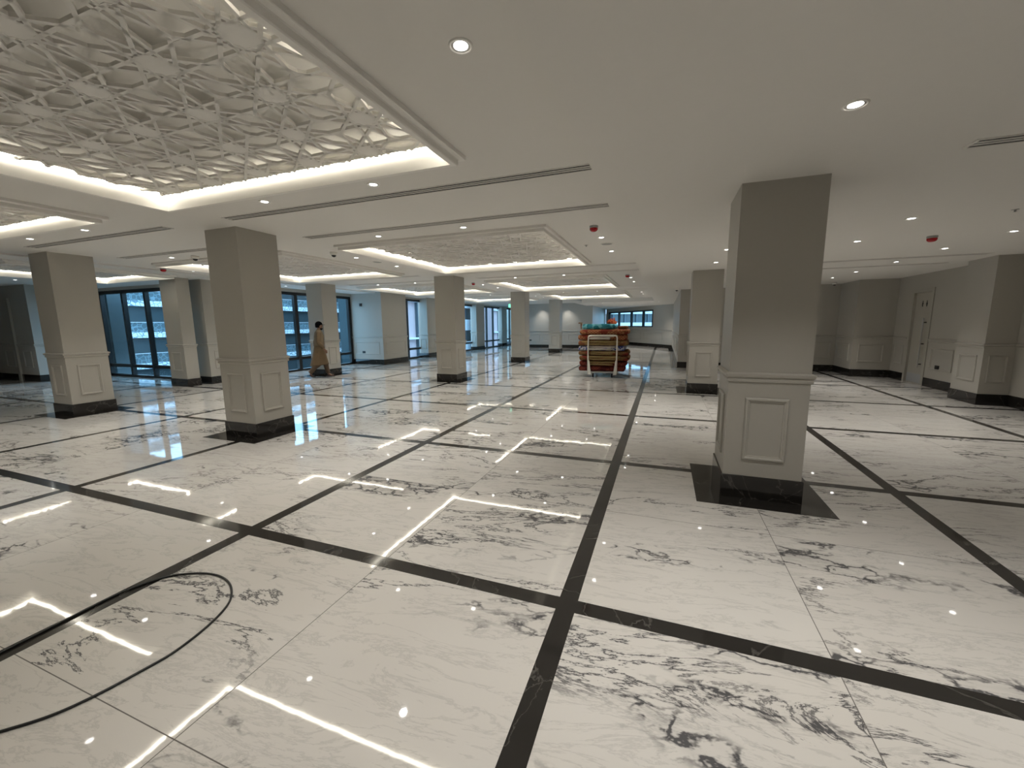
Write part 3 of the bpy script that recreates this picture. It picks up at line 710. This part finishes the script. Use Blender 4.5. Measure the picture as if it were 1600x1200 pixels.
for s_ in (-1, 1): g.add([(s_ * 0.40, -0.74, 0.10), (s_ * 0.31, -0.74, 0.10), (s_ * 0.37, -0.74, 0.52), (s_ * 0.40, -0.74, 0.52), (s_ * 0.40, -0.725, 0.10), (s_ * 0.31, -0.725, 0.10), (s_ * 0.37, -0.725, 0.52), (s_ * 0.40, -0.725, 0.52)], [(0, 1, 2, 3), (4, 7, 6, 5), (0, 4, 5, 1), (1, 5, 6, 2), (2, 6, 7, 3), (3, 7, 4, 0)])
g.build('handle_gusset', M['white'], tr)
for sx in (-0.27, 0.27):
    for sy in (-0.55, 0.55):
        c = MB(); c.box(sx - 0.035, sx + 0.035, sy - 0.045, sy + 0.045, 0.13, 0.15); c.box(sx - 0.032, sx - 0.026, sy - 0.03, sy + 0.03, 0.06, 0.13); c.box(sx + 0.026, sx + 0.032, sy - 0.03, sy + 0.03, 0.06, 0.13)
        cs = c.build('caster', M['steel'], tr)
        w = MB().lathe([(0.02, -0.022), (0.056, -0.022), (0.062, -0.012), (0.062, 0.012), (0.056, 0.022), (0.02, 0.022)], n=20, cap=True).build('wheel', M['rubber'], cs, smooth=True)
        w.matrix_basis = Matrix.Translation((sx, sy, 0.062)) @ Matrix.Rotation(R(90), 4, 'Y')
rugs = [('red', 0.150, 0.66, 0.60, 'red', 'dark red rug folded at the bottom of the trolley stack'),
        ('red', 0.146, 0.67, 0.60, 'tan', 'dark red rug second from the bottom of the trolley stack'),
        ('brown', 0.144, 0.70, 0.62, 'tan', 'brown patterned rug third from the bottom of the trolley stack'),
        ('brown', 0.132, 0.71, 0.60, 'tan', 'brown patterned rug right under the blue and white rug'),
        ('blue', 0.140, 0.66, 0.60, 'pale', 'blue and white patterned rug in the middle of the trolley stack'),
        ('gold', 0.144, 0.70, 0.62, 'tan', 'tan gold rug lying right above the blue and white rug'),
        ('orange', 0.162, 0.69, 0.60, 'pale', 'orange red checked rug behind the trolley handle bar'),
        ('orange', 0.142, 0.68, 0.62, 'orange', 'orange rug at the top of the stack, under the teal cloth')]
zz_ = 0.187; rugs2 = []
for k, hh, sx, sy, back, lab in rugs: rugs2.append((k, zz_, hh, sx, sy, back, lab)); zz_ += hh + 0.008
ZTOP = zz_
rot = Matrix.Rotation(CR, 4, 'Z')
for i, (k, z, hh, sx, sy, back, lab) in enumerate(rugs2):
    dx = [-0.03, 0.0, 0.045, 0.02, -0.035, 0.0, -0.03, 0.03][i]
    t = thing('folded_rug', (CX, CY, z), lab, 'rug', 'folded rugs on the trolley', rz=CR)
    pillow(dx, 0.0, 0, sx, sy, hh, 11 + i).build('rug_body', RM[k], t, smooth=True)
    if back != k:
        lo = 0.30 + 0.06 * ((i * 7) % 3)
        b2 = MB()
        for q in range(2): 
            zz = hh * (0.12 + 0.44 * q)
            pb = pillow(dx - 0.06 + 0.05 * q, -sy + 0.045, zz, lo + 0.05 * q, 0.075, hh * 0.40, 50 + i * 2 + q, wav=0.008, nx=14, ny=4, nr=6)
            b2.add(pb.v, pb.f)
        b2.build('rug_backing_fold', RM[back], t, smooth=True)
t = thing('cloth_bundle', (CX, CY, ZTOP), 'teal folded cloth bundle on top of the trolley stack', 'cloth', rz=CR)
pillow(-0.13, -0.1, 0, 0.46, 0.40, 0.15, 91, wav=0.02).build('cloth_body', RM['teal'], t, smooth=True)
t = thing('cloth_bundle', (CX, CY, ZTOP), 'small red ruffled bundle sticking up at the back of the trolley stack', 'cloth', rz=CR)
mb = MB()
for k in range(26):
    rd = random.Random(k); a = rd.uniform(0, 6.28); tl = rd.uniform(0.1, 0.9)
    bx, by = 0.17 + 0.05 * math.cos(a), 0.46 + 0.03 * math.sin(a); ex, ey, ez = bx + 0.14 * tl * math.cos(a), by + 0.12 * tl * math.sin(a), 0.10 + 0.26 * (1 - tl * 0.65)
    mb.tube([(bx, by, 0.05), ((bx * 2 + ex) / 3, (by * 2 + ey) / 3, ez * 0.55), (ex, ey, ez)], [0.035, 0.04, 0.012], 6)
mb.build('ruffle', RM['scarlet'], t, smooth=True)
pillow(0.17, 0.47, 0.002, 0.14, 0.09, 0.13, 17, wav=0.02, nx=10, ny=8, nr=6).build('bundle_body', RM['red'], t, smooth=True)
t = thing('tassel', (CX, CY, ZTOP), 'small golden tassel sticking up at the left end of the trolley stack', 'tassel', rz=CR)
mb = MB(); mb.tube(smooth_path([(-0.645, -0.5, 0.002), (-0.65, -0.5, 0.09), (-0.65, -0.5, 0.17)], 4), 0.016, 7); mb.tube(smooth_path([(-0.72, -0.52, 0.175), (-0.68, -0.5, 0.185), (-0.65, -0.5, 0.175), (-0.615, -0.5, 0.19)], 4), 0.017, 7); mb.tube([(-0.645, -0.5, 0.17), (-0.625, -0.5, 0.12)], 0.014, 7)
mb.build('tassel_cord', RM['gold'], t, smooth=True)
t = thing('folded_rug', (CX, CY, ZTOP), 'narrow brown rolled rug end at the top right of the trolley stack', 'rug', 'folded rugs on the trolley', rz=CR)
pillow(0.53, 0.0, 0, 0.12, 0.40, 0.09, 23, wav=0.012, nx=8, ny=14, nr=6).build('rug_body', RM['brown'], t, smooth=True)

# ------------------------------------------------------------------ walking person
PX, PY, PH = -9.98, 9.68, math.atan2(0.70, 0.714)
skin = mat('skin', (0.20, 0.105, 0.065), 0.55); hair_m = mat('black_hair', (0.004, 0.003, 0.003), 0.9, spec=0.1); cloth_m = grain(mat('tan_cotton', (0.15, 0.105, 0.062), 0.9, spec=0.1), 8, 0.12, 0.3)
trous_m = grain(mat('tan_trousers', (0.115, 0.08, 0.055), 0.9, spec=0.1), 8, 0.1); sandal_m = mat('dark_sandal', (0.03, 0.02, 0.018), 0.6); cap_m = mat('black_cap', (0.004, 0.004, 0.005), 1.0, spec=0.05)

per = thing('person', (PX, PY, 0), 'person in a long tan tunic and black cap walking right past the column', 'person', rz=PH)
def skinned(name, pts, edges, material, parent, sub=2):
    me = bpy.data.meshes.new(name); me.from_pydata([p[0] for p in pts], edges, []); me.materials.append(material)
    o = bpy.data.objects.new(name, me); C.objects.link(o); o.parent = parent
    o.modifiers.new('skin', 'SKIN'); 
    if not me.skin_vertices: me.skin_vertices.new()
    for i, p in enumerate(pts):
        sv = me.skin_vertices[0].data[i]; r_ = p[1]; sv.radius = (r_, r_) if not isinstance(r_, tuple) else r_; sv.use_root = (i == 0)
    ss = o.modifiers.new('subsurf', 'SUBSURF'); ss.levels = sub; ss.render_levels = sub
    return o
pts = [((0, 0, 0.88), 0.13), ((0.005, 0, 1.05), 0.125), ((0.015, 0, 1.27), 0.14), ((0.02, 0, 1.40), 0.085), ((0.03, 0, 1.46), 0.052), ((0.055, 0, 1.53), 0.075), ((0.06, 0, 1.60), 0.088), ((0.05, 0, 1.655), 0.070)]
ed = [(i, i + 1) for i in range(7)]
def chain(start, seq):
    k = start
    for p in seq: pts.append(p); ed.append((k, len(pts) - 1)); k = len(pts) - 1
    return k
for sd, arm in ((-1, [(0.02, 0.18, 1.36, .055), (0.0, 0.235, 1.10, .042), (0.13, 0.215, 0.90, .028), (0.165, 0.205, 0.845, .034)]), (1, [(0.0, 0.18, 1.36, .055), (-0.10, 0.235, 1.10, .042), (-0.10, 0.235, 0.88, .028), (-0.09, 0.23, 0.81, .034)])):
    k = chain(2, [((x, sd * y, z), r_) for x, y, z, r_ in arm])
    hx_, hy_, hz_, _ = arm[-1]
    for f_ in range(4):
        ox = -0.024 + 0.016 * f_; ln = (0.055, 0.065, 0.07, 0.058)[f_]
        chain(k, [((hx_ + 0.02 + ox * 0.7, sd * (hy_ + 0.004 * f_), hz_ - 0.03), 0.010), ((hx_ + 0.03 + ox, sd * (hy_ - 0.005), hz_ - 0.03 - ln * 0.6), 0.009), ((hx_ + 0.03 + ox * 1.1, sd * (hy_ - 0.022), hz_ - 0.03 - ln), 0.008)])
    chain(k, [((hx_ + 0.045, sd * (hy_ - 0.02), hz_ - 0.005), 0.011), ((hx_ + 0.062, sd * (hy_ - 0.03), hz_ - 0.04), 0.009)])
LEG = {-1: [(-0.01, 0.095, 0.80, .085), (-0.03, 0.10, 0.47, .058), (-0.16, 0.10, 0.33, .056), (-0.30, 0.10, 0.13, .036), (-0.27, 0.10, 0.065, .036), (-0.20, 0.10, 0.030, .026)],
       1: [(0.03, 0.095, 0.80, .085), (0.14, 0.095, 0.48, .058), (0.16, 0.095, 0.33, .056), (0.20, 0.09, 0.095, .036), (0.27, 0.09, 0.045, .036), (0.36, 0.09, 0.030, .024)]}
for sd in (-1, 1): chain(0, [((x, sd * y, z), r_) for x, y, z, r_ in LEG[sd]])
k6 = 6
pts.append(((0.150, 0, 1.585), 0.014)); ed.append((k6, len(pts) - 1))
for sd in (-1, 1): pts.append(((0.045, sd * 0.092, 1.585), 0.018)); ed.append((k6, len(pts) - 1))
skinned('body', pts, ed, skin, per)
def loft(name, rings, material, n=28, fold=0.0, parent=per):
    rs = []
    for cx, cy, rx_, ry_, z, tz in rings:
        q = []
        for j in range(n):
            a = 2 * math.pi * j / n; k = 1 + fold * max(0, (1.05 - z)) * math.sin(7 * a) 
            q.append((cx + rx_ * k * math.cos(a), cy + ry_ * k * math.sin(a), z + tz * math.cos(a)))
        rs.append(q)
    return MB().rings(rs, cap=False).build(name, material, parent, smooth=True)
loft('tunic', [(0.015, 0, 0.12, 0.17, 1.18, 0), (0.005, 0, 0.125, 0.17, 1.05, 0), (0.0, 0, 0.15, 0.185, 0.92, 0), (0.0, 0, 0.18, 0.20, 0.78, 0), (-0.015, 0, 0.215, 0.20, 0.60, 0.0), (-0.025, 0, 0.255, 0.205, 0.42, 0.02), (-0.025, 0, 0.262, 0.208, 0.385, 0.02), (-0.025, 0, 0.245, 0.195, 0.40, 0.02)], cloth_m, fold=0.10)
loft('overshirt', [(0.03, 0, 0.058, 0.065, 1.475, -0.012), (0.02, 0, 0.085, 0.12, 1.435, 0), (0.015, 0, 0.115, 0.185, 1.385, 0), (0.02, 0, 0.14, 0.195, 1.28, 0), (0.012, 0, 0.145, 0.19, 1.15, 0), (0.0, 0, 0.155, 0.195, 1.00, 0.01), (0.0, 0, 0.150, 0.19, 0.985, 0.01)], grain(mat('pale_tan_cotton', (0.20, 0.15, 0.095), 0.9, spec=0.1), 10, 0.1, 0.3))
for sd, pa in ((-1, [(0.02, -0.17, 1.38), (0.005, -0.225, 1.22), (0.0, -0.235, 1.09), (0.08, -0.228, 0.98), (0.12, -0.218, 0.915)]), (1, [(0.0, 0.17, 1.38), (-0.05, 0.22, 1.22), (-0.10, 0.235, 1.09), (-0.10, 0.235, 0.98), (-0.10, 0.235, 0.91)])):
    MB().tube(smooth_path(pa, 5), [0.075 - 0.026 * i / 20 for i in range(21)], 12).build('sleeve', cloth_m, per, smooth=True)
tb = MB()
for sd in (-1, 1):
    pa = [(x, sd * y, z) for x, y, z, _ in LEG[sd][:4]]; pa[3] = tuple(Vector(pa[3]) + Vector((0, 0, 0.02)))
    tb.tube(smooth_path(pa, 5), [0.105 - 0.045 * i / 15 for i in range(16)], 14)
tb.build('trousers', trous_m, per, smooth=True)
for sd, a0, a1 in ((-1, (-0.345, 0.085), (-0.17, 0.010)), (1, (0.135, 0.0), (0.40, 0.0))):
    y = LEG[sd][4][1] * sd; mb = MB(); n_ = 14; rs = []
    dv = Vector((a1[0] - a0[0], 0, a1[1] - a0[1])); ln = dv.length; dv /= ln; nz = Vector((-dv.z, 0, dv.x))
    for hh in (0.0, 0.03):
        q = []
        for j in range(n_):
            a = 2 * math.pi * j / n_; t_ = 0.5 + 0.5 * math.cos(a); q.append(Vector((a0[0], y, a0[1])) + dv * (t_ * ln) + Vector((0, (0.036 + 0.012 * t_) * math.sin(a), 0)) + nz * hh)
        rs.append(q)
    mb.rings(rs, cap=True); mid = Vector((a0[0], y, a0[1])) + dv * ln * 0.68
    mb.tube([mid + Vector((0, -0.05, 0)), mid + nz * 0.055 + Vector((0, -0.025, 0)), mid + nz * 0.06 + Vector((0, 0.025, 0)), mid + Vector((0, 0.05, 0))], 0.012, 6)
    mb.build('sandal', sandal_m, per)
hc = Vector((0.045, 0, 1.60))
def dome(rx_, ry_, rz_, c, lo, n=24, m_=8):
    rs = []
    for i in range(m_ + 1):
        a = lo + (math.pi / 2 - lo) * i / m_; rs.append([(c[0] + rx_ * math.cos(a) * math.cos(2 * math.pi * j / n) + 1e-5, c[1] + ry_ * math.cos(a) * math.sin(2 * math.pi * j / n), c[2] + rz_ * math.sin(a)) for j in range(n)])
    return MB().rings(rs)
dome(0.098, 0.096, 0.115, (0.030, 0, 1.595), -0.55).build('hair', hair_m, per, smooth=True)
cp = dome(0.106, 0.102, 0.105, (0.038, 0, 1.625), 0.0); cp.v = [(x, y, z) for x, y, z in cp.v]
br = MB(); q0, q1 = [], []
for j in range(13):
    a = -1.1 + 2.2 * j / 12; q0.append((0.038 + 0.10 * math.cos(a), 0.095 * math.sin(a), 1.633)); q1.append((0.038 + 0.175 * math.cos(a * 0.6), 0.085 * math.sin(a * 0.9), 1.622))
br.rings([q0, q1], closed=False); br.rings([[(x, y, z - 0.006) for x, y, z in q0], [(x, y, z - 0.006) for x, y, z in q1]], closed=False); br.rings([q1, [(x, y, z - 0.006) for x, y, z in q1]], closed=False)
cap_o = cp.build('cap', cap_m, per, smooth=True); br.build('cap_brim', cap_m, cap_o)
bd = dome(0.062, 0.066, 0.060, (0.085, 0, 1.515), 0.0); bd.v = [(x, y, 1.515 - (z - 1.515) * 0.95) for x, y, z in bd.v]
bd.build('beard', hair_m, per, smooth=True)
for sd in (-1, 1):
    MB().lathe([(0.0005, 0.009), (0.007, 0.006), (0.009, 0), (0.007, -0.006), (0.0005, -0.009)], (0.139, sd * 0.030, 1.602), 10).build('eye', M['black'], per, smooth=True)

# ------------------------------------------------------------------ outside
struct(MB().box(-160, 30, 8.3, 170, -7.2, -7.0).build('ground', mat('street_paving', (0.07, 0.08, 0.085), 0.6)))
fac = mat('dark_teal_facade_glass', (0.04, 0.06, 0.066), 0.25); conc = mat('pale_concrete', (0.66, 0.69, 0.72), 0.7); pink = mat('pinkish_render', (0.50, 0.36, 0.36), 0.8)
def pattern_mat(name, c0, c1):
    m_ = mat(name, c1, 0.5); n, l, b = nodes(m_)
    tc = n.new('ShaderNodeTexCoord'); vo = n.new('ShaderNodeTexVoronoi'); vo.feature = 'DISTANCE_TO_EDGE'; vo.inputs['Scale'].default_value = 2.2; l.new(tc.outputs['Object'], vo.inputs[0])
    mr = n.new('ShaderNodeMapRange'); mr.inputs[1].default_value = 0.04; mr.inputs[2].default_value = 0.07; l.new(vo.outputs['Distance'], mr.inputs[0])
    mx = n.new('ShaderNodeMix'); mx.data_type = 'RGBA'; mx.inputs[6].default_value = (*c0, 1); mx.inputs[7].default_value = (*c1, 1); l.new(mr.outputs[0], mx.inputs[0]); l.new(mx.outputs[2], b.inputs['Base Color']); return m_
pat = pattern_mat('patterned_balcony_screen', (0.16, 0.24, 0.30), (0.82, 0.88, 0.92)); patd = pattern_mat('patterned_lower_glass', (0.19, 0.28, 0.31), (0.075, 0.115, 0.13))
def building(label, x, y0, y1, floors, fh, z0, band, depth=14, fm=None, finstep=7.0, lower=True, bm_=None):
    t = thing('office_building', (x, (y0 + y1) / 2, -7.0), label, 'building', None)
    h = (y1 - y0) / 2; top = z0 + floors * fh + 7.0 + 1.0
    MB().box(-depth, 0, -h, h, 0, top).build('facade', fm or fac, t)
    for k in range(floors + 1):
        z = z0 + k * fh + 7.0
        if z - 0.4 < 0: continue
        MB().box(0, 0.5, -h, h, z, z + band).build('floor_band', bm_ or pat, t)
        if lower: MB().box(0, 0.12, -h, h, z + band + 0.02, z + band + 1.1).build('glass_parapet', patd, t); MB().box(0, 0.2, -h, h, z + band + 1.1, z + band + 1.16).build('parapet_rail', conc, t)
    f_ = MB(); q = -h + 2
    while q < h: f_.box(0, 0.3, q, q + 0.35, 0, top); q += finstep
    f_.build('fins', mat('dark_fin', (0.05, 0.07, 0.085), 0.5), t)
    return t
building('dark teal building with pale patterned floor bands seen through the left tall window', -56, 2, 100, 5, 3.55, -6.62, 0.62)
building('pale building with white floor bands seen through the far side windows', -30, 42.5, 72, 5, 3.5, -6.3, 1.7, depth=10, lower=False, bm_=conc)
building('second pinkish building seen through the farthest left window', -25, 58.5, 71, 5, 3.4, -6.5, 0.15, depth=3, fm=pink, lower=False, finstep=3.4, bm_=conc)
b2 = building('pinkish rendered building beyond the far left windows', -22, 31, 42, 5, 3.4, -6.5, 0.15, depth=6, fm=pink, lower=False, finstep=3.4, bm_=conc)
b3 = building('pale blue office block seen through the far end window', 34, -30, 30, 6, 3.3, -6.4, 1.5, depth=14, lower=False, finstep=2.6, bm_=conc)
b3.location = (-4, 92, -7.0); b3.rotation_euler = (0, 0, R(-62))
# return wall of this building just outside the left window
struct(MB().box(-19.2, -17.6, 8.25, 8.65, -7, 6).build('wall_outside', fac))
